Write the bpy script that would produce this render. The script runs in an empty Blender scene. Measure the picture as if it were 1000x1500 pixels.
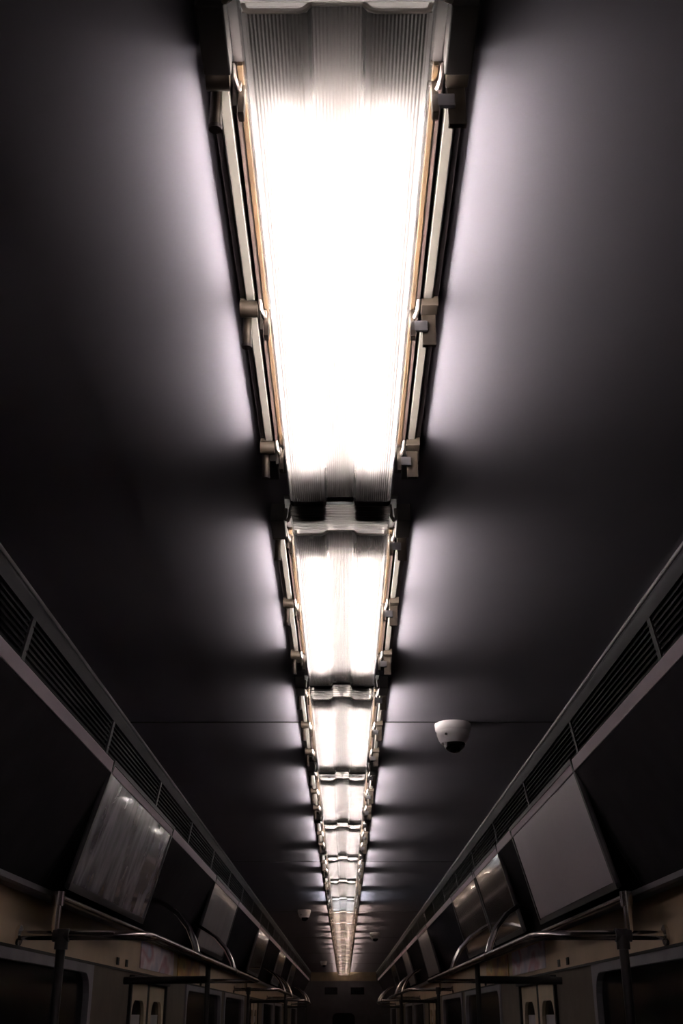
import bpy, bmesh, math, random
from mathutils import Vector, Matrix
random.seed(7)
C = bpy.context.scene.collection

# ---------------------------------------------------------------- camera, world, exposure
EYE = 1.65                       # camera height; every height below is EYE + rise above the camera
CEIL = EYE + 1.0
PITCH = math.atan(740 / 1600)
cam_d = bpy.data.cameras.new('camera')
cam = bpy.data.objects.new('camera', cam_d); C.objects.link(cam)
cam.location = (0.006, 0, EYE)
cam.rotation_euler = (math.pi / 2 + PITCH, 0, 0.0020)
cam_d.sensor_fit = 'VERTICAL'; cam_d.sensor_height = 36; cam_d.lens = 1600 / 1500 * 36
cam_d.clip_start = 0.02; cam_d.clip_end = 100
cam_d.dof.use_dof = True; cam_d.dof.focus_distance = 2.2; cam_d.dof.aperture_fstop = 26
bpy.context.scene.camera = cam
w = bpy.data.worlds.new('tunnel'); bpy.context.scene.world = w
w.use_nodes = True
w.node_tree.nodes['Background'].inputs[0].default_value = (0.0, 0.0, 0.0, 1)
w.node_tree.nodes['Background'].inputs[1].default_value = 0.0
vs = bpy.context.scene.view_settings
vs.view_transform = 'Standard'; vs.look = 'None'; vs.gamma = 1; vs.use_curve_mapping = False
vs.exposure = 0.0
TUBE = 190.0                      # radiance of the fluorescent tubes

# ---------------------------------------------------------------- materials
def nodes(name):
    m = bpy.data.materials.new(name); m.use_nodes = True
    nt = m.node_tree; nt.nodes.clear()
    out = nt.nodes.new('ShaderNodeOutputMaterial')
    return m, nt, out
def ramp(nt, src, stops):
    r = nt.nodes.new('ShaderNodeValToRGB'); e = r.color_ramp.elements
    while len(e) < len(stops): e.new(0.5)
    for i, (p, c) in enumerate(stops):
        e[i].position = p; e[i].color = (*c, 1)
    nt.links.new(src, r.inputs[0]); return r.outputs[0]
def noise(nt, scale, stretch=(1, 1, 1), detail=3):
    tc = nt.nodes.new('ShaderNodeTexCoord'); mp = nt.nodes.new('ShaderNodeMapping')
    mp.inputs['Scale'].default_value = stretch
    n = nt.nodes.new('ShaderNodeTexNoise'); n.inputs['Scale'].default_value = scale; n.inputs['Detail'].default_value = detail
    nt.links.new(tc.outputs['Object'], mp.inputs[0]); nt.links.new(mp.outputs[0], n.inputs['Vector'])
    return n.outputs['Fac']
def pbr(name, col, rough=0.5, metal=0.0, spec=0.5, var=0.12, scale=8, stretch=(1, 1, 1), coat=0.0, bump=0.0):
    m, nt, out = nodes(name)
    b = nt.nodes.new('ShaderNodeBsdfPrincipled')
    f = noise(nt, scale, stretch)
    lo = tuple(c * (1 - var) for c in col); hi = tuple(min(1, c * (1 + var)) for c in col)
    nt.links.new(ramp(nt, f, [(0.3, lo), (0.7, hi)]), b.inputs['Base Color'])
    b.inputs['Roughness'].default_value = rough; b.inputs['Metallic'].default_value = metal
    b.inputs['Specular IOR Level'].default_value = spec
    b.inputs['Coat Weight'].default_value = coat; b.inputs['Coat Roughness'].default_value = 0.08
    if bump:
        bp = nt.nodes.new('ShaderNodeBump'); bp.inputs['Strength'].default_value = bump; bp.inputs['Distance'].default_value = 0.002
        nt.links.new(noise(nt, scale * 6), bp.inputs['Height']); nt.links.new(bp.outputs[0], b.inputs['Normal'])
    nt.links.new(b.outputs[0], out.inputs[0]); return m
def tube_mat(name, col, k=1.0):
    m, nt, out = nodes(name)
    e = nt.nodes.new('ShaderNodeEmission'); e.inputs[0].default_value = (*col, 1); e.inputs[1].default_value = TUBE * k
    nt.links.new(e.outputs[0], out.inputs[0]); return m
def lens_mat(name, clear=0.35, tint=(0.93, 0.89, 0.87)):
    m, nt, out = nodes(name); L = nt.links.new
    tl = nt.nodes.new('ShaderNodeBsdfTranslucent'); tl.inputs[0].default_value = (*tint, 1)
    tp = nt.nodes.new('ShaderNodeBsdfTransparent'); tp.inputs[0].default_value = (*tint, 1)
    gl = nt.nodes.new('ShaderNodeBsdfGlossy'); gl.inputs[0].default_value = (1, 1, 1, 1); gl.inputs['Roughness'].default_value = 0.18
    mx = nt.nodes.new('ShaderNodeMixShader'); mx.inputs[0].default_value = clear
    L(tl.outputs[0], mx.inputs[1]); L(tp.outputs[0], mx.inputs[2])
    fr = nt.nodes.new('ShaderNodeFresnel'); fr.inputs[0].default_value = 1.45
    ge = nt.nodes.new('ShaderNodeNewGeometry')
    inv = nt.nodes.new('ShaderNodeMath'); inv.operation = 'SUBTRACT'; inv.inputs[0].default_value = 1
    L(ge.outputs['Backfacing'], inv.inputs[1])
    mu = nt.nodes.new('ShaderNodeMath'); mu.operation = 'MULTIPLY'
    L(fr.outputs[0], mu.inputs[0]); L(inv.outputs[0], mu.inputs[1])
    m2 = nt.nodes.new('ShaderNodeMixShader')
    L(mu.outputs[0], m2.inputs[0]); L(mx.outputs[0], m2.inputs[1]); L(gl.outputs[0], m2.inputs[2])
    L(m2.outputs[0], out.inputs[0]); return m
def print_mat(name, stops, scale, stretch, rough=0.25, coat=0.6, detail=4, spec=0.5):
    m, nt, out = nodes(name)
    b = nt.nodes.new('ShaderNodeBsdfPrincipled')
    nt.links.new(ramp(nt, noise(nt, scale, stretch, detail), stops), b.inputs['Base Color'])
    b.inputs['Specular IOR Level'].default_value = spec
    b.inputs['Roughness'].default_value = rough; b.inputs['Coat Weight'].default_value = coat; b.inputs['Coat Roughness'].default_value = 0.06
    nt.links.new(b.outputs[0], out.inputs[0]); return m

M = dict(
    ceiling=pbr('ceiling_paint', (0.222, 0.208, 0.246), 0.7, var=0.03, scale=3, spec=0.03),
    seam=pbr('dark_joint', (0.01, 0.01, 0.011), 0.7),
    strip=pbr('grey_moulding', (0.042, 0.040, 0.046), 0.55, spec=0.1),
    bead=pbr('aluminium_bead', (0.6, 0.57, 0.6), 0.4, metal=0.2, var=0.05),
    black=pbr('black_vent', (0.006, 0.006, 0.007), 0.75, spec=0.15),
    slat=pbr('dark_slat', (0.015, 0.014, 0.017), 0.6, spec=0.1),
    bracket=pbr('dark_grey_bracket', (0.075, 0.07, 0.08), 0.45),
    rail=pbr('warm_grey_rail', (0.80, 0.66, 0.76), 0.45, var=0.08, scale=5, stretch=(1, 0.2, 1)),
    cove=pbr('dark_cove_panel', (0.02, 0.018, 0.021), 0.8, spec=0.0),
    covetrim=pbr('grey_cove_trim', (0.25, 0.235, 0.265), 0.5, spec=0.2),
    beige=pbr('beige_wall_panel', (0.56, 0.415, 0.29), 0.5, var=0.1, scale=4),
    lower=pbr('drab_lower_panel', (0.13, 0.105, 0.085), 0.6, spec=0.15),
    header=pbr('brown_header_panel', (0.15, 0.12, 0.085), 0.6, spec=0.1),
    floor=pbr('dark_floor', (0.012, 0.011, 0.012), 0.7, var=0.3, scale=20),
    frame=pbr('dark_frame', (0.045, 0.042, 0.05), 0.35, metal=0.3),
    chrome=pbr('polished_steel', (0.85, 0.80, 0.77), 0.15, metal=1.0, var=0.04),
    sleeve=pbr('satin_sleeve', (0.97, 0.93, 0.90), 0.12, metal=1.0, var=0.03),
    matte=pbr('black_bar', (0.012, 0.011, 0.012), 0.5),
    glass=pbr('night_window_glass', (0.004, 0.004, 0.005), 0.15, spec=0.12, var=0.02),
    gasket=pbr('rubber_gasket', (0.012, 0.012, 0.012), 0.7),
    door=pbr('cream_door_leaf', (0.68, 0.55, 0.40), 0.45, var=0.08, scale=5),
    sticker=pbr('pale_sticker', (0.5, 0.48, 0.5), 0.5),
    white=pbr('white_enamel', (0.85, 0.82, 0.8), 0.45, var=0.03),
    dark=pbr('dark_housing', (0.03, 0.024, 0.024), 0.55),
    holder=pbr('black_lamp_holder', (0.012, 0.01, 0.011), 0.5),
    amber=pbr('amber_gasket', (0.075, 0.046, 0.023), 0.45, var=0.25, scale=30, stretch=(1, 0.25, 1)),
    seat=pbr('mauve_brown_seat', (0.055, 0.037, 0.034), 0.5, var=0.3, scale=40, stretch=(1, 0.3, 1)),
    side=pbr('cream_side_strip', (0.085, 0.077, 0.068), 0.4, var=0.05),
    channel=pbr('dark_channel', (0.02, 0.014, 0.016), 0.5),
    clip=pbr('grey_brown_clip', (0.06, 0.046, 0.036), 0.4, metal=0.5, var=0.15, scale=40),
    steel=pbr('bright_hook', (0.55, 0.48, 0.45), 0.3, metal=0.8),
    knob=pbr('knob_end', (0.03, 0.02, 0.02), 0.5),
    camwhite=pbr('white_plastic', (0.88, 0.82, 0.85), 0.4, var=0.03),
    dome=pbr('smoked_dome', (0.004, 0.004, 0.005), 0.06, var=0.02),
    lens=lens_mat('prismatic_lens', 0.0, (0.058, 0.0525, 0.0515)),
    lens_side=lens_mat('frosted_lens_side', 0.0, (0.045, 0.042, 0.042)),
    lens_edge=lens_mat('clear_lens_edge', 0.92, (0.95, 0.92, 0.90)),
    lens_end=lens_mat('clear_lens_end', 0.25, (0.19, 0.173, 0.168)),
    seal=pbr('brown_end_shade', (0.06, 0.047, 0.047), 0.6, spec=0.2),  # dark colour standing in for the unlit far end of the lens
    rim=lens_mat('lens_rim', 0.2, (0.48, 0.45, 0.43)),
    tube=tube_mat('tube_white', (1.0, 0.945, 0.895)),
    cool=tube_mat('tube_cool', (0.92, 0.96, 1.0)),
    warm=tube_mat('tube_warm', (1.0, 0.80, 0.66), 0.9),
    ad_left=print_mat('grey_print_painted_reflections', [(0.3, (0.03, 0.027, 0.036)), (0.45, (0.15, 0.14, 0.17)), (0.6, (0.42, 0.40, 0.46)), (0.72, (0.10, 0.09, 0.115))], 3.0, (1, 1.7, 0.75), 0.22, 0.4),  # streaky reflections are painted into the colour of the sheet
    ad_right=print_mat('plain_grey_print', [(0.3, (0.52, 0.46, 0.52)), (0.7, (0.62, 0.55, 0.62))], 1.5, (1, 1, 1), 0.30, 0.0, spec=1.0),
    ad_dark=print_mat('dark_print', [(0.3, (0.02, 0.018, 0.02)), (0.7, (0.07, 0.06, 0.065))], 3, (1, 1, 1), 0.12, 0.9),
    ad_pale=print_mat('pale_grey_print', [(0.3, (0.22, 0.21, 0.24)), (0.7, (0.3, 0.28, 0.31))], 2, (1, 3, 1), 0.4, 0.3),
    poster_pink=print_mat('pink_white_print', [(0.35, (0.45, 0.45, 0.60)), (0.5, (0.92, 0.80, 0.86)), (0.58, (0.60, 0.30, 0.38)), (0.68, (0.58, 0.58, 0.70))], 2.2, (1, 1, 2), 0.5, 0.0, 2),
    poster_orange=print_mat('orange_print', [(0.35, (0.20, 0.12, 0.09)), (0.5, (0.55, 0.24, 0.08)), (0.62, (0.62, 0.42, 0.12)), (0.75, (0.25, 0.13, 0.1))], 2.6, (1, 1, 2), 0.5, 0.0, 2),
)

# ---------------------------------------------------------------- mesh helpers
class MB:
    def __init__(s): s.v = []; s.f = []
    def add(s, vs_, fs):
        n = len(s.v); s.v += [tuple(p) for p in vs_]; s.f += [tuple(n + i for i in f) for f in fs]; return s
    def box(s, x0, x1, y0, y1, z0, z1):
        return s.add([(x, y, z) for z in (z0, z1) for y in (y0, y1) for x in (x0, x1)],
                     [(0, 2, 3, 1), (4, 5, 7, 6), (0, 1, 5, 4), (2, 6, 7, 3), (0, 4, 6, 2), (1, 3, 7, 5)])
    def ext(s, prof, y0, y1, caps=True):              # closed XZ profile swept along the car
        n = len(prof)
        s.add([(x, y, z) for y in (y0, y1) for x, z in prof],
              [(i, (i + 1) % n, n + (i + 1) % n, n + i) for i in range(n)] +
              ([tuple(range(n))[::-1], tuple(range(n, 2 * n))] if caps else [])); return s
    def sheet(s, prof, y0, y1):                       # open profile
        n = len(prof)
        return s.add([(x, y, z) for y in (y0, y1) for x, z in prof], [(i, i + 1, n + i + 1, n + i) for i in range(n - 1)])
    def tube(s, pts, r, seg=12, cap=True):
        pts = [Vector(p) for p in pts]; n = len(pts)
        rr = r if isinstance(r, (list, tuple)) else [r] * n
        t0 = (pts[1] - pts[0]).normalized()
        up = Vector((0, 0, 1)) if abs(t0.z) < 0.9 else Vector((1, 0, 0))
        u = t0.cross(up).normalized(); V = []
        for i, p in enumerate(pts):
            t = ((pts[min(i + 1, n - 1)] - p).normalized() + (p - pts[max(i - 1, 0)]).normalized()).normalized()
            u = (u - t * u.dot(t)).normalized(); v = t.cross(u)
            V += [p + (u * math.cos(a) + v * math.sin(a)) * rr[i] for a in (2 * math.pi * k / seg for k in range(seg))]
        F = [(i * seg + k, i * seg + (k + 1) % seg, (i + 1) * seg + (k + 1) % seg, (i + 1) * seg + k) for i in range(n - 1) for k in range(seg)]
        if cap: F += [tuple(range(seg))[::-1], tuple((n - 1) * seg + k for k in range(seg))]
        return s.add(V, F)
    def lathe(s, prof, c, seg=28):                    # (radius, z) profile round a vertical axis
        n = len(prof)
        V = [(c[0] + r * math.cos(2 * math.pi * k / seg), c[1] + r * math.sin(2 * math.pi * k / seg), c[2] + z) for r, z in prof for k in range(seg)]
        return s.add(V, [(i * seg + k, i * seg + (k + 1) % seg, (i + 1) * seg + (k + 1) % seg, (i + 1) * seg + k) for i in range(n - 1) for k in range(seg)]
                     + [tuple(range(seg)), tuple((n - 1) * seg + k for k in range(seg))])
    def mesh(s, name, mat, smooth=False, bevel=0.0):
        me = bpy.data.meshes.new(name); bm = bmesh.new()
        vv = [bm.verts.new(p) for p in s.v]
        for f in s.f:
            try: bm.faces.new([vv[i] for i in f])
            except ValueError: pass
        bmesh.ops.recalc_face_normals(bm, faces=bm.faces)
        if bevel: bmesh.ops.bevel(bm, geom=list(bm.edges), offset=bevel, segments=2, affect='EDGES', profile=0.6)
        bm.to_mesh(me); bm.free()
        me.materials.append(M[mat] if isinstance(mat, str) else mat)
        if smooth:
            me.polygons.foreach_set('use_smooth', [True] * len(me.polygons))
            me.set_sharp_from_angle(angle=math.radians(40))
        return me
    def build(s, name, mat, parent=None, smooth=False, bevel=0.0):
        return put(name, s.mesh(name, mat, smooth, bevel), parent)
def put(name, me, parent=None):
    o = bpy.data.objects.new(name, me); C.objects.link(o)
    if parent: o.parent = parent
    return o
def tag(o, label=None, cat=None, group=None, kind=None):
    for k, v in (('label', label), ('category', cat), ('group', group), ('kind', kind)):
        if v: o[k] = v
    return o
def empty(name, loc):
    o = bpy.data.objects.new(name, None); C.objects.link(o); o.location = loc; o.empty_display_size = 0.1; return o
def copy_tree(o, parent=None):
    c = o.copy(); C.objects.link(c)
    if parent: c.parent = parent
    for ch in list(o.children): copy_tree(ch, c)
    return c
def rounded(a0, a1, b0, b1, r, seg=6):                # rounded rectangle, counter-clockwise
    P = []
    for ca, cb, st in ((a1 - r, b1 - r, 0), (a0 + r, b1 - r, 90), (a0 + r, b0 + r, 180), (a1 - r, b0 + r, 270)):
        for k in range(seg + 1):
            t = math.radians(st + 90 * k / seg); P.append((ca + r * math.cos(t), cb + r * math.sin(t)))
    return P
def plate_hole(mb, outer, inner, x0, x1):             # two matching YZ loops, a plate with a hole between x0 and x1
    n = len(outer); V = [(x, y, z) for x in (x0, x1) for L in (outer, inner) for y, z in L]
    F = []
    for i in range(n):
        j = (i + 1) % n
        F += [(i, j, n + j, n + i), (2 * n + i, 2 * n + j, 3 * n + j, 3 * n + i), (i, j, 2 * n + j, 2 * n + i), (n + i, n + j, 3 * n + j, 3 * n + i)]
    return mb.add(V, F)
ORD = ['first', 'second', 'third', 'fourth', 'fifth', 'sixth', 'seventh', 'eighth', 'ninth', 'tenth', 'eleventh', 'twelfth', 'thirteenth',
       'fourteenth', 'fifteenth', 'sixteenth', 'seventeenth', 'eighteenth', 'nineteenth', 'twentieth', 'twenty-first', 'twenty-second', 'twenty-third']
SIDE = {-1: 'left', 1: 'right'}

# ---------------------------------------------------------------- the car body
Y0, Y1 = -2.0, 29.0
BAY = 8.1
struct = lambda o: tag(o, kind='structure')
struct(MB().box(-1.27, 1.27, Y0, Y1, -0.05, 0).build('floor', 'floor'))
ceil = struct(MB().box(-0.80, 0.80, Y0, Y1, CEIL + 0.012, CEIL + 0.05).build('ceiling', 'seam'))
seams = [Y0, 4.03, 8.06, 12.1, 16.15, 20.2, 24.25, Y1]
for a, b in zip(seams[:-1], seams[1:]):
    MB().box(-0.795, 0.795, a + 0.001, b - 0.001, CEIL, CEIL + 0.012).build('ceiling_panel', 'ceiling', ceil)
    if a > 0: MB().box(-0.79, 0.79, a - 0.006, a + 0.006, CEIL - 0.002, CEIL - 0.0002).build('joint_cover', 'seam', ceil)

def wall_openings():
    doors = [(6.27 + BAY * k, 7.49 + BAY * k) for k in (0, 1, 2)]
    wins = [(-0.4, 2.4), (2.65, 5.28)]
    for k in (0, 1): wins += [(8.45 + BAY * k, 10.9 + BAY * k), (11.2 + BAY * k, 13.4 + BAY * k)]
    wins += [(25.3, 28.5)]
    return doors, wins
DOORS, WINS = wall_openings()
WX = 1.12                                             # half width of the car at the windows
WT, WB, DT = EYE + 0.211, 0.95, EYE + 0.174            # window top / bottom, door top
nwin, ndoor, ntrim = 0, 0, 0
for s in (-1, 1):
    sd = SIDE[s]
    # lower wall: band over the openings, piers between them, panels under the windows
    mb = MB()
    bx = lambda y0, y1, z0, z1, x0=WX, x1=WX + 0.05: mb.box(min(s * x0, s * x1), max(s * x0, s * x1), y0, y1, z0, z1)
    cur = Y0
    for (a, b, kind) in sorted([(a, b, 'd') for a, b in DOORS] + [(a, b, 'w') for a, b in WINS]):
        bx(cur, a, 0, WT + 0.012)
        bx(a, b, WT if kind == 'w' else DT, WT + 0.012)
        if kind == 'w': bx(a, b, 0, WB)
        cur = b
    bx(cur, Y1, 0, WT + 0.012)
    wall = struct(mb.build('wall_' + sd, 'lower'))
    MB().box(min(s * WX, s * (WX + 0.05)), max(s * WX, s * (WX + 0.05)), Y0, Y1, WT + 0.012, EYE + 0.405).build('upper_panel', 'beige', wall)
    # dark joint line that runs above the windows and doors
    mb = MB(); mb.box(min(s * (WX - 0.008), s * WX), max(s * (WX - 0.008), s * WX), Y0, Y1, WT + 0.002, WT + 0.012); mb.build('joint_strip', 'gasket', wall)
    for yy in (5.84, 6.08):
        for k in range(3):
            MB().box(min(s * (WX - 0.006), s * WX), max(s * (WX - 0.006), s * WX), yy + k * BAY, yy + k * BAY + 0.05, EYE + 0.236, EYE + 0.270).build('slot', 'gasket', wall)
    # cove panels between rail and window wall
    for a, b in zip(seams[:-1], seams[1:]):
        MB().ext([(s * 0.840, EYE + 0.806), (s * 1.060, EYE + 0.405), (s * 1.076, EYE + 0.405), (s * 0.858, EYE + 0.806)], a + 0.003, b - 0.003).build('cove_panel', 'cove', wall)
    MB().ext([(s * 0.875, EYE + 0.81), (s * 1.088, EYE + 0.412), (s * (WX + 0.05), EYE + 0.412), (s * (WX + 0.05), EYE + 1.05), (s * 0.80, EYE + 1.05), (s * 0.80, EYE + 1.012), (s * 0.875, EYE + 0.98)], Y0, Y1).build('cove_backing', 'seam', wall)
    # ceiling edge bead and moulding
    ntrim += 1
    t = struct(MB().ext([(s * 0.795, EYE + 1.005), (s * 0.798, EYE + 0.985), (s * 0.811, EYE + 0.957), (s * 0.820, EYE + 0.957), (s * 0.826, EYE + 1.012)], Y0, Y1).build('trim_%d' % ntrim, 'strip'))
    MB().tube([(s * 0.793, Y0, EYE + 0.996), (s * 0.793, Y1, EYE + 0.996)], 0.0045, 10).build('bead', 'bead', t, smooth=True)
    # vent band
    ntrim += 1
    vb = struct(MB().ext([(s * 0.842, EYE + 0.975), (s * 0.860, EYE + 0.840), (s * 0.868, EYE + 0.840), (s * 0.850, EYE + 0.975)], Y0, Y1).build('trim_%d' % ntrim, 'black'))
    G0, GP = 2.76 - 4 * 1.11, 1.11
    # slat profile runs down the slanted band
    def slat_mesh(n):
        u = (n + 0.5) / 7
        x, z = 0.815 + 0.018 * u, 0.956 - 0.110 * u
        return MB().ext([(s * x, z), (s * (x + 0.001), z - 0.004), (s * (x + 0.018), z + 0.004), (s * (x + 0.017), z + 0.008)], 0.0, GP - 0.035)
    slats = [slat_mesh(n).mesh('slat', 'slat') for n in range(7)]
    allm = MB()
    for n in range(7): q = slat_mesh(n); allm.add(q.v, q.f)
    allm = allm.mesh('slats', 'slat')
    brk = MB().ext([(s * 0.811, 0.957), (s * 0.830, 0.845), (s * 0.838, 0.845), (s * 0.819, 0.957)], -0.03, 0.0).mesh('grille_bracket', 'bracket', bevel=0.001)
    scr = MB()
    for u in (0.2, 0.8):
        x, z = 0.811 + 0.019 * u, 0.957 - 0.112 * u
        scr.tube([(s * x, -0.015, z), (s * (x - 0.003), -0.015, z)], 0.004, 8)
    scr = scr.mesh('screw', 'chrome')
    y = G0
    while y < Y1 - 0.2:
        g = put('grille_bracket', brk, vb); g.location = (0, y, EYE)
        if 1.0 < y < 13:
            put('screw', scr, g)
            for n in range(7): put('slat', slats[n], g)
        else:
            o = put('slats', allm, g); o['kind'] = 'stuff'
        y += GP
    # pinkish rail below the vents
    ntrim += 1
    struct(MB().ext([(s * 0.831, EYE + 0.846), (s * 0.836, EYE + 0.806), (s * 0.866, EYE + 0.806), (s * 0.866, EYE + 0.846)], Y0, Y1).build('trim_%d' % ntrim, 'rail'))
    # trim under the cove
    ntrim += 1
    struct(MB().ext([(s * 1.052, EYE + 0.416), (s * 1.056, EYE + 0.399), (s * 1.070, EYE + 0.394), (s * WX, EYE + 0.397), (s * WX, EYE + 0.411)], Y0, Y1).build('trim_%d' % ntrim, 'covetrim'))
    # windows
    for a, b in WINS:
        nwin += 1
        fr = MB(); inn = rounded(a + 0.06, b - 0.06, WB + 0.06, WT - 0.035, 0.11)
        out_ = [(min(max(y + (0.2 if y > (a + b) / 2 else -0.2), a), b), min(max(z + (0.3 if z > (WB + WT) / 2 else -0.3), WB), WT)) for y, z in inn]
        plate_hole(fr, out_, inn, s * (WX - 0.012), s * (WX + 0.03))
        o = struct(fr.build('window_%d' % nwin, 'covetrim'))
        MB().box(min(s * (WX + 0.015), s * (WX + 0.025)), max(s * (WX + 0.015), s * (WX + 0.025)), a + 0.03, b - 0.03, WB + 0.03, WT - 0.02).build('pane', 'glass', o)
    # doors
    for a, b in DOORS:
        ndoor += 1
        d = struct(MB().box(min(s * (WX - 0.015), s * (WX + 0.04)), max(s * (WX - 0.015), s * (WX + 0.04)), a - 0.035, a, 0, DT).box(min(s * (WX - 0.015), s * (WX + 0.04)), max(s * (WX - 0.015), s * (WX + 0.04)), b, b + 0.035, 0, DT)
                   .box(min(s * (WX - 0.028), s * (WX + 0.04)), max(s * (WX - 0.028), s * (WX + 0.04)), a - 0.035, b + 0.035, DT, DT + 0.028).build('door_%d' % ndoor, 'gasket'))
        m_ = (a + b) / 2
        for l0, l1 in ((a + 0.005, m_ - 0.04), (m_ + 0.04, b - 0.005)):
            lf = MB(); inn = rounded(l0 + 0.09, l1 - 0.07, 0.95, DT - 0.09, 0.10)
            cy = (l0 + l1) / 2; cz = (0.95 + DT) / 2
            out_ = [(min(max(y + math.copysign(0.3, y - cy), l0), l1), min(max(z + math.copysign(2, z - cz), 0.02), DT - 0.005)) for y, z in inn]
            plate_hole(lf, out_, inn, s * (WX), s * (WX + 0.035))
            o = lf.build('door_leaf', 'door', d)
            MB().box(min(s * (WX + 0.018), s * (WX + 0.026)), max(s * (WX + 0.018), s * (WX + 0.026)), l0 + 0.06, l1 - 0.05, 0.93, DT - 0.07).build('pane', 'glass', o)
            MB().box(min(s * (WX + 0.014), s * (WX + 0.018)), max(s * (WX + 0.014), s * (WX + 0.018)), l0 + 0.13, l1 - 0.13, EYE - 0.06, EYE + 0.012).build('sticker', 'sticker', o)
        MB().box(min(s * (WX + 0.002), s * (WX + 0.03)), max(s * (WX + 0.002), s * (WX + 0.03)), m_ - 0.04, m_ + 0.04, 0.02, DT - 0.005).build('door_seal', 'gasket', d)

# end wall with its beige header, two ventilator windows and a door
ew = struct(MB().box(-1.27, 1.27, Y1, Y1 + 0.06, 0, CEIL + 0.05).build('wall_back', 'frame'))
MB().box(-0.80, 0.80, Y1 - 0.03, Y1, EYE + 0.80, CEIL).build('header_panel', 'header', ew)
for x0, x1 in ((-0.46, -0.15), (0.17, 0.50)):
    MB().box(x0, x1, Y1 - 0.02, Y1, EYE + 0.50, EYE + 0.66).build('transom_window', 'glass', ew)
ndoor += 1
mb = MB(); inn = rounded(-0.27, 0.27, 0.9, EYE + 0.09, 0.12)
out_ = [(min(max(y + math.copysign(0.4, y), -0.42), 0.42), min(max(z + math.copysign(2, z - 1.3), 0.02), EYE + 0.3)) for y, z in inn]
n_ = len(inn); V = [(y, Y1 - 0.04 + d, z) for d in (0, 0.035) for L_ in (out_, inn) for y, z in L_]; F = []
for i in range(n_):
    j = (i + 1) % n_
    F += [(i, j, n_ + j, n_ + i), (2 * n_ + i, 2 * n_ + j, 3 * n_ + j, 3 * n_ + i), (i, j, 2 * n_ + j, 2 * n_ + i), (n_ + i, n_ + j, 3 * n_ + j, 3 * n_ + i)]
dd = struct(mb.add(V, F).build('door_%d' % ndoor, 'frame'))
MB().box(-0.30, 0.30, Y1 - 0.02, Y1 - 0.01, 0.88, EYE + 0.11).build('pane', 'glass', dd)
struct(MB().box(-1.27, 1.27, Y0 - 0.06, Y0, 0, CEIL + 0.05).build('wall_front', 'frame'))

# ---------------------------------------------------------------- light fixtures (local: x across, y along, z down from the ceiling)
LB, LE = -0.136, 1.023           # lens length
def rib_line(x0, x1, d, n, amp=0.0009):
    P = []
    for i in range(n):
        P += [(x0 + (x1 - x0) * i / n, -d), (x0 + (x1 - x0) * (i + 0.5) / n, -d - amp)]
    return P + [(x1, -d)]
half = [(0.118, -0.017), (0.108, -0.017), (0.1055, -0.0368), (0.1045, -0.042), (0.101, -0.062), (0.0985, -0.078), (0.0965, -0.0835), (0.0930, -0.0858)]
lprof = [(-x, z) for x, z in half] + rib_line(-0.092, -0.034, 0.086, 15) + [(-0.030, -0.0845), (-0.0265, -0.0775)] + rib_line(-0.0250, 0.0250, 0.076, 13) \
    + [(0.0265, -0.0775), (0.030, -0.0845)] + rib_line(0.034, 0.092, 0.086, 15) + half[::-1]
def side_x(d): return 0.108 - (0.108 - 0.0955) * (d - 0.017) / 0.067
def make_lens():
    mb = MB().sheet(lprof, LB, LE)
    for ye, sg in ((LB, -1), (LE, 1)):
        rows = []
        N = 20
        for i in range(N + 1):
            d = 0.017 + (0.076 - 0.017) * i / N
            rows.append((d, ye + sg * (0.0014 if i % 2 else 0.0)))
        V = []; F = []
        for d, y in rows: V += [(-side_x(d), y, -d), (side_x(d), y, -d)]
        for i in range(N): F.append((2 * i, 2 * i + 1, 2 * i + 3, 2 * i + 2))
        mb.add(V, F)
        for q in (-1, 1):
            mb.add([(q * side_x(0.076), ye, -0.076), (q * 0.0255, ye, -0.076), (q * 0.031, ye, -0.086), (q * side_x(0.0845), ye, -0.086)], [(0, 1, 2, 3)])
    me = bpy.data.meshes.new('lens'); bm = bmesh.new()
    vv = [bm.verts.new(p) for p in mb.v]
    for f in mb.f: bm.faces.new([vv[i] for i in f])
    bm.normal_update()
    ctr = Vector((0, 0.44, -0.02))                     # outward facing everywhere
    for f in bm.faces:
        if f.normal.dot(f.calc_center_median() - ctr) < 0: f.normal_flip()
        c = f.calc_center_median()
        if abs(f.normal.y) > 0.5: f.material_index = 2
        elif abs(c.x) > 0.1050: f.material_index = 1
        elif abs(c.x) > 0.0958: f.material_index = 3
    bm.to_mesh(me); bm.free()
    for k in ('lens', 'lens_edge', 'lens_end', 'lens_side'): me.materials.append(M[k])
    return me
lens_me = make_lens()
rim = MB()
for q in (-1, 1):
    rim.tube([(q * 0.0945, LB - 0.0030, -0.078), (q * 0.0925, LB - 0.0030, -0.0850), (q * 0.0880, LB - 0.0030, -0.0870), (q * 0.040, LB - 0.0030, -0.0870), (q * 0.034, LB - 0.0030, -0.0850), (q * 0.027, LB - 0.0030, -0.0775)], 0.0028, 8)
rim.tube([(-0.027, LB - 0.0030, -0.0775), (0.027, LB - 0.0030, -0.0775)], 0.0018, 8)
shade_prof = [(-0.0985, -0.080), (-0.0965, -0.0860), (-0.092, -0.0880), (-0.0335, -0.0880), (-0.0290, -0.0862), (-0.0258, -0.0782), (0.0258, -0.0782), (0.0290, -0.0862), (0.0335, -0.0880), (0.092, -0.0880), (0.0965, -0.0860), (0.0985, -0.080)]
shade_me = MB().sheet(shade_prof, LE - 0.020, LE + 0.002).mesh('end_shade_band', 'seal')  # added dark band, paints the shade at the unlit lens end
rim_me = rim.mesh('lens_rim', 'rim', smooth=True)
housing_me = MB().box(-0.119, 0.119, -0.150, 1.035, -0.010, 0).mesh('housing', 'dark')
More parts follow.
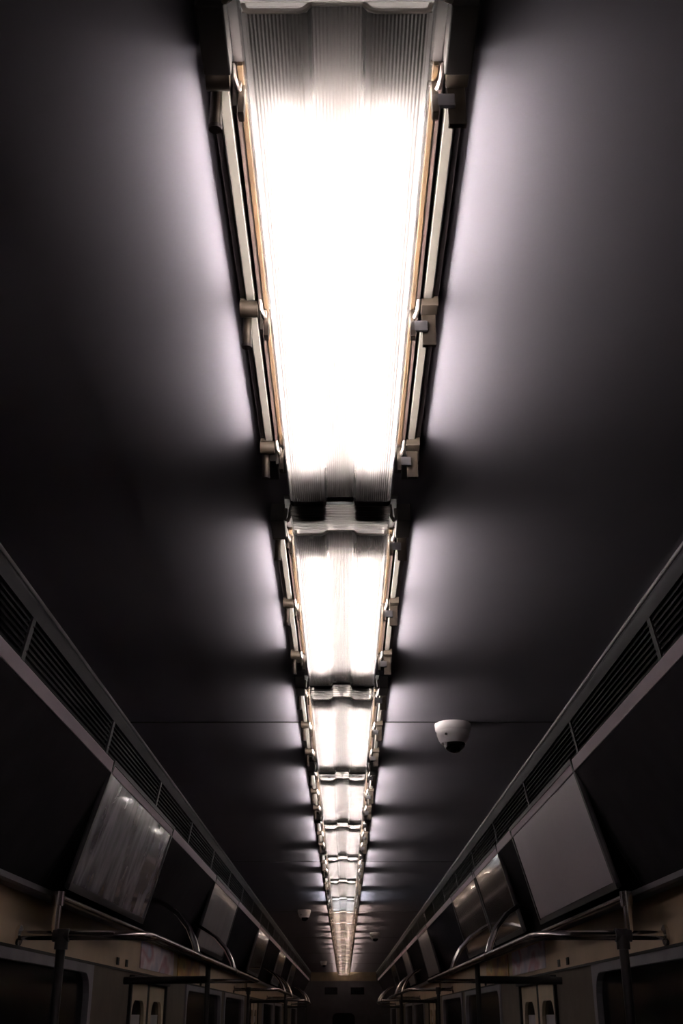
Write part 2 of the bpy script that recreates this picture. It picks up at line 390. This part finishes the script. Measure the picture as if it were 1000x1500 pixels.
refl_me = MB().ext([(-0.104, -0.0105), (-0.098, -0.017), (-0.097, -0.017), (-0.075, -0.0115), (-0.02, -0.0115), (0, -0.050), (0.02, -0.0115), (0.075, -0.0115), (0.097, -0.017), (0.098, -0.017), (0.104, -0.0105)], -0.025, 0.885).mesh('reflector', 'white')  # unseen centre ridge added to screen each tube from the opposite ceiling
tube_me = {k: MB().tube([(0, -0.018, 0), (0, 0.878, 0)], 0.008, 14).mesh('tube', k, smooth=True) for k in ('tube', 'cool', 'warm')}
cap_me = MB().tube([(0, -0.036, 0), (0, -0.018, 0)], 0.0085, 14).mesh('end_cap', 'steel', smooth=True)
cap2_me = MB().tube([(0, 0.878, 0), (0, 0.896, 0)], 0.0085, 14).mesh('end_cap', 'steel', smooth=True)
hold_me = MB().box(-0.031, 0.031, -0.128, -0.036, -0.056, -0.010).mesh('lamp_holder', 'holder', bevel=0.004)
hold2_me = MB().box(-0.031, 0.031, 0.896, 0.985, -0.056, -0.010).mesh('lamp_holder', 'holder', bevel=0.004)
seat_me = MB().box(-0.0030, 0.0030, -0.005, 0.905, -0.0150, -0.0105).mesh('gasket_seat', 'seat')
amber_me = MB().box(-0.0033, 0.0033, -0.005, 0.905, -0.0166, -0.0105).mesh('gasket', 'amber', bevel=0.001)
side_me = MB().ext([(-0.0082, -0.005), (-0.0076, -0.010), (-0.0055, -0.012), (0.0055, -0.012), (0.0076, -0.010), (0.0082, -0.005)], 0.005, 0.895).mesh('side_strip', 'side')
chan_me = MB().box(-0.004, 0.004, -0.01, 0.91, -0.007, 0).box(-0.022, -0.004, -0.01, 0.91, -0.004, 0).mesh('edge_channel', 'channel', bevel=0.001)
# toggle clip with a hanging knob (left side)
cl_body = MB().tube([(-0.151, 0.012, -0.020), (-0.124, 0.012, -0.020)], 0.013, 14).box(-0.150, -0.125, 0.000, 0.024, -0.012, 0).mesh('clip', 'clip', smooth=True)
cl_knob = MB().tube([(-0.141, 0.026, -0.016), (-0.141, 0.034, -0.070)], [0.0066, 0.0074], 12).mesh('knob', 'clip', smooth=True)
cl_tip = MB().tube([(-0.141, 0.034, -0.070), (-0.141, 0.0345, -0.0745)], [0.0084, 0.0078], 12).mesh('knob_tip', 'knob', smooth=True)
cl_hook = MB().tube([(-0.120, -0.004, -0.014), (-0.118, 0.000, -0.030), (-0.115, 0.010, -0.036), (-0.114, 0.018, -0.030), (-0.114, 0.020, -0.018)], 0.0032, 8).mesh('hook', 'steel', smooth=True)
cl_plate = MB().box(-0.1215, -0.1165, 0.022, 0.034, -0.050, -0.012).mesh('catch_plate', 'side')
cl_arm = MB().box(-0.1150, -0.1075, 0.020, 0.036, -0.062, -0.020).mesh('arm', 'clip', bevel=0.0012)
# hinge plate clip (right side)
cr_body = MB().box(0.124, 0.150, -0.004, 0.022, -0.024, 0).mesh('clip', 'clip', bevel=0.0015)
cr_plate = MB().ext([(0.126, -0.018), (0.126, -0.078), (0.147, -0.078), (0.147, -0.018)], 0.022, 0.030).mesh('hinge_plate', 'clip', bevel=0.001)
cr_tab = MB().box(0.108, 0.134, 0.016, 0.0215, -0.056, -0.038).mesh('tab', 'bracket', bevel=0.001)
cr_arm = MB().box(0.1075, 0.1155, 0.016, 0.030, -0.066, -0.018).mesh('arm', 'clip', bevel=0.0012)
cr_hook = MB().tube([(0.120, -0.004, -0.014), (0.118, 0.000, -0.030), (0.115, 0.010, -0.036), (0.114, 0.018, -0.030), (0.114, 0.020, -0.018)], 0.0032, 8).mesh('hook', 'steel', smooth=True)
endb_me = {(s, e): MB().box(min(s * 0.1195, s * 0.150), max(s * 0.1195, s * 0.150), a, b, -0.040, 0).mesh('end_bracket', 'dark', bevel=0.002) for s in (-1, 1) for e, a, b in ((0, -0.105, -0.012), (1, 0.925, 1.005))}
endclip = MB().tube([(0.104, -0.125, -0.012), (0.108, -0.125, -0.040), (0.112, -0.120, -0.046), (0.117, -0.112, -0.040), (0.117, -0.108, -0.014)], 0.004, 8).mesh('end_hook', 'steel', smooth=True)
endclip_l = MB().tube([(-0.104, -0.125, -0.012), (-0.108, -0.125, -0.040), (-0.112, -0.120, -0.046), (-0.117, -0.112, -0.040), (-0.117, -0.108, -0.014)], 0.004, 8).mesh('end_hook', 'steel', smooth=True)

def make_fixture(i):
    y = 0.92 + 1.305 * i
    f = empty('ceiling_light', (0, y, CEIL))
    kind = 'tube' if i < 7 else ('cool' if i == 7 else 'warm')
    ref = put('housing', housing_me, f)
    put('reflector', refl_me, f)
    l = put('lens', lens_me, f); put('lens_rim', rim_me, l); put('end_shade_band', shade_me, l)
    for x in (-0.058, 0.058):
        t = put('tube', tube_me[kind], f); t.location = (x, 0, -0.050)
        if i < 8:
            put('end_cap', cap_me, t); put('end_cap', cap2_me, t)
        for hm in (hold_me, hold2_me):
            h = put('lamp_holder', hm, f); h.location = (x, 0, 0)
    for s in (-1, 1):
        o = put('gasket', amber_me, f); o.location = (s * 0.1118, 0, 0)
        o = put('gasket_seat', seat_me, f); o.location = (s * 0.1185, 0, 0)
        o = put('side_strip', side_me, f); o.location = (s * 0.1345, 0, 0)
        o = put('edge_channel', chan_me, f); o.location = (s * 0.1468, 0, 0)
        if s > 0: o.rotation_euler = (0, 0, 0)
        else: o.scale = (-1, 1, 1)
    for yy in (0.0, 0.45, 0.895):
        c = put('clip', cl_body, f); c.location.y = yy
        for nm, me in (('knob', cl_knob), ('knob_tip', cl_tip), ('hook', cl_hook), ('catch_plate', cl_plate), ('arm', cl_arm)):
            if i < 6 or nm in ('knob', 'arm'): put(nm, me, c)
        c = put('clip', cr_body, f); c.location.y = yy
        for nm, me in (('hinge_plate', cr_plate), ('tab', cr_tab), ('arm', cr_arm), ('hook', cr_hook)):
            if i < 6 or nm in ('hinge_plate', 'arm'): put(nm, me, c)
    for me in endb_me.values(): put('end_bracket', me, f)
    if i < 6:
        put('end_hook', endclip, f); put('end_hook', endclip_l, f)
    if i == 0: lab = 'largest ribbed twin-tube ceiling light, glaring white, at the top of the picture'
    elif i < 0: lab = 'ceiling light of the same row overhead, %s before the largest one' % ('next' if i == -1 else 'second')
    elif i < 21: lab = '%s ribbed twin-tube ceiling light in the central row, counting from the largest' % ORD[i]
    else: lab = 'farthest and smallest ceiling light of the central row, by the end wall'
    tag(f, lab, 'ceiling light', 'twin-tube lights in a row along the ceiling')
for i in range(-2, 22): make_fixture(i)

# ---------------------------------------------------------------- dome cameras
def dome_camera(x, y, label):
    r = empty('dome_camera', (x, y, CEIL))
    b = MB().lathe([(0.067, 0), (0.068, -0.010), (0.066, -0.026), (0.062, -0.030)], (0, 0, 0)).build('base_ring', 'camwhite', r, smooth=True)
    h = MB().lathe([(0.062, -0.030), (0.061, -0.042), (0.054, -0.062), (0.046, -0.074), (0.040, -0.074)], (0, 0, 0)).build('housing', 'camwhite', r, smooth=True)
    MB().lathe([(0.040 * math.cos(a), -0.073 - 0.036 * math.sin(a)) for a in (k * math.pi / 2 / 8 for k in range(8))], (0.004, 0, 0)).build('dome', 'dome', r, smooth=True)
    MB().tube([(-0.030, -0.052, -0.050), (-0.032, -0.055, -0.051)], 0.005, 10).build('screw', 'gasket', h)
    MB().ext([(-0.038, -0.072), (-0.026, -0.072), (-0.028, -0.092), (-0.031, -0.092)], -0.026, -0.014).build('eyelid', 'camwhite', h)
    tag(r, label, 'camera', 'dome cameras on the ceiling')
dome_camera(0.415, 4.06, 'largest white dome camera with black bulb, at the dark ceiling joint')
dome_camera(-0.40, 11.9, 'second largest dome camera, left of the row of lights')
dome_camera(0.41, 15.2, 'small round dome camera right of the row of lights')
dome_camera(-0.39, 23.2, 'tiny farthest dome camera left of the lights, near end wall')

# ---------------------------------------------------------------- advert panels on the coves
TOPP, BOTP = Vector((0.824, 0, EYE + 0.850)), Vector((0.949, 0, EYE + 0.4025))
def advert(s, y0, y1, mat, label, frame='frame'):
    dv = BOTP - TOPP; nrm = Vector((-dv.z, 0, dv.x)).normalized()
    if nrm.x < 0: nrm = -nrm                            # points outwards, towards the cove
    P = lambda u, o: ((TOPP + dv * u + nrm * o).x * s, (TOPP + dv * u + nrm * o).z)
    r = empty('advert_panel', (P(1, 0)[0], (y0 + y1) / 2, P(1, 0)[1])); off = r.location.copy()
    def part(name, u0, u1, a, b, o0, o1, m, parent):
        mb = MB().ext([P(u0, o0), P(u1, o0), P(u1, o1), P(u0, o1)], a, b)
        mb.v = [(p[0] - off.x, p[1] - off.y, p[2] - off.z) for p in mb.v]
        return mb.build(name, m, parent)
    part('backing', 0.01, 0.99, y0 + 0.005, y1 - 0.005, 0.008, 0.020, 'frame', r)
    part('print_sheet', 0.05, 0.945, y0 + 0.03, y1 - 0.03, 0.004, 0.008, mat, r)
    part('frame_bar', 0.0, 0.035, y0, y1, 0.0, 0.012, 'bracket', r)
    part('frame_bar', 0.96, 1.0, y0, y1, 0.0, 0.012, frame, r)
    part('frame_bar', 0.035, 0.96, y0, y0 + 0.022, 0.0, 0.012, 'bracket', r)
    part('frame_bar', 0.035, 0.96, y1 - 0.022, y1, 0.0, 0.012, frame, r)
    tag(r, label, 'advert panel', 'framed panels leaning under the vents')
advert(-1, 3.99, 5.54, 'ad_left', 'large leaning panel with painted blotchy reflections, nearest on the left side')
advert(1, 3.97, 5.59, 'ad_right', 'large plain grey leaning panel, nearest on the right side')
advert(1, 6.13, 7.28, 'ad_dark', 'dark glossy panel right behind the big plain grey panel')
advert(1, 7.34, 8.90, 'ad_dark', 'third panel on the right, dark with a bright reflection on top')
advert(-1, 7.53, 9.25, 'ad_pale', 'pale grey leaning panel, second on the left side')
advert(-1, 11.7, 13.2, 'ad_dark', 'dim leaning panel, third on the left side')
advert(1, 11.7, 13.2, 'ad_pale', 'pale grey narrow panel, fourth on the right side')
advert(1, 15.6, 16.9, 'ad_pale', 'small grey panel, fifth on the right side')
advert(-1, 15.7, 17.2, 'ad_dark', 'small dark panel, fourth on the left side')
advert(1, 19.5, 21.0, 'ad_dark', 'tiny farthest panel on the right side')
advert(-1, 19.5, 21.0, 'ad_dark', 'tiny farthest panel on the left side')

# ---------------------------------------------------------------- grab rails
RZ = EYE + 0.256
def arc(p, a, b, r, n=5):                               # rounded corner at p between points a and b
    p, a, b = Vector(p), Vector(a), Vector(b)
    da, db = (a - p).normalized() * r, (b - p).normalized() * r
    return [tuple((p + da) * (1 - t) ** 2 + p * 2 * t * (1 - t) + (p + db) * t * t) for t in (k / n for k in range(n + 1))]
for s in (-1, 1):
    for k in range(3):
        y0 = 4.03 + BAY * k; ye = 9.30 + BAY * k
        r = empty('grab_rail', (s * 0.97, y0, 0))
        L = lambda P: [(x * s - s * 0.97, y - y0, z) for x, y, z in P]
        A, B, Cc, D = (WX - 0.002, y0, RZ), (0.668, y0, RZ), (0.668, ye, RZ), (WX - 0.002, ye, RZ)
        MB().tube(L([A] + arc(B, A, Cc, 0.12) + arc(Cc, B, D, 0.12) + [D]), 0.016, 14).build('rail', 'chrome', r, smooth=True)
        for yw in (y0, ye): MB().tube(L([(WX - 0.012, yw, RZ), (WX - 0.001, yw, RZ)]), 0.034, 16).build('wall_flange', 'chrome', r, smooth=True)
        MB().tube(L([(0.965, y0, 0.0), (0.965, y0, RZ)]), 0.016, 14).build('pole', 'frame', r, smooth=True)
        MB().tube(L([(0.965, y0 - 0.0, RZ - 0.045), (0.965, y0, RZ + 0.02)]), 0.023, 14).tube(L([(0.94, y0, RZ), (0.995, y0, RZ)]), 0.022, 14).build('tee_joint', 'frame', r, smooth=True)
        MB().tube(L([(0.992, y0, RZ), (0.992, y0, EYE + 0.372)]), 0.014, 14).build('drop_post', 'chrome', r, smooth=True)
        MB().tube(L([(0.992, y0, EYE + 0.352), (0.992, y0, EYE + 0.400)]), 0.022, 14).build('clamp', 'chrome', r, smooth=True)
        MB().tube(L([(0.992, y0, EYE + 0.384), (0.992, y0 + 1.72, EYE + 0.384)]), 0.013, 12).build('upper_bar', 'chrome', r, smooth=True)
        for yy in (5.43, 7.30):
            yy += BAY * k
            dy = 0.52 if yy < 6.5 + BAY * k else (0.20 if s < 0 else 0.01)
            P = [(0.668 + 0.309 * u, yy + dy * v, RZ + 0.290 * w_) for u, v, w_ in ((0, 0, 0), (0.07, 0.08, 0.2), (0.20, 0.22, 0.44), (0.42, 0.44, 0.68), (0.68, 0.70, 0.86), (0.86, 0.9, 0.96), (1, 1, 1))]
            h = MB().tube(L(P), 0.012, 12).build('hanger', 'chrome', r, smooth=True)
            MB().tube(L(P[:4]), [0.0150, 0.0150, 0.0142, 0.0130], 12).build('sleeve', 'sleeve', h, smooth=True)
            MB().tube(L([(0.668, yy - 0.025, RZ), (0.668, yy + 0.025, RZ)]), 0.020, 12).build('collar', 'chrome', h, smooth=True)
        # post and black header bar beside the doors
        yb = 6.07 + BAY * k
        MB().tube(L([(0.69, yb, 0), (0.69, yb, RZ - 0.008)]), 0.013, 12).build('post', 'matte', r, smooth=True)
        MB().tube(L([(WX - 0.002, yb, EYE + 0.169), (0.69, yb, EYE + 0.174)]), 0.018, 12).build('header_bar', 'matte', r, smooth=True)
        tag(r, ['large', 'smaller, middle', 'tiny, farthest'][k] + ' steel overhead grab rail with curved hangers on the %s side' % SIDE[s], 'grab rail', 'overhead grab rails')

# ---------------------------------------------------------------- small posters over the doors
for s in (-1, 1):
    for a, b, m, lab in ((6.50, 7.77, 'poster_pink', 'pink and bluish white poster strip over the %s doors'), (7.98, 9.20, 'poster_orange', 'orange and brown poster strip past the %s doors')):
        p = MB().box(-0.0035, 0.0015, -(b - a) / 2, (b - a) / 2, 0, 0.140).build('poster', m)
        p.location = (s * (WX - 0.004), (a + b) / 2, EYE + 0.246); p.rotation_euler = (0, 0, 0 if s > 0 else math.pi)
        tag(p, lab % SIDE[s], 'poster', 'posters over the doors')
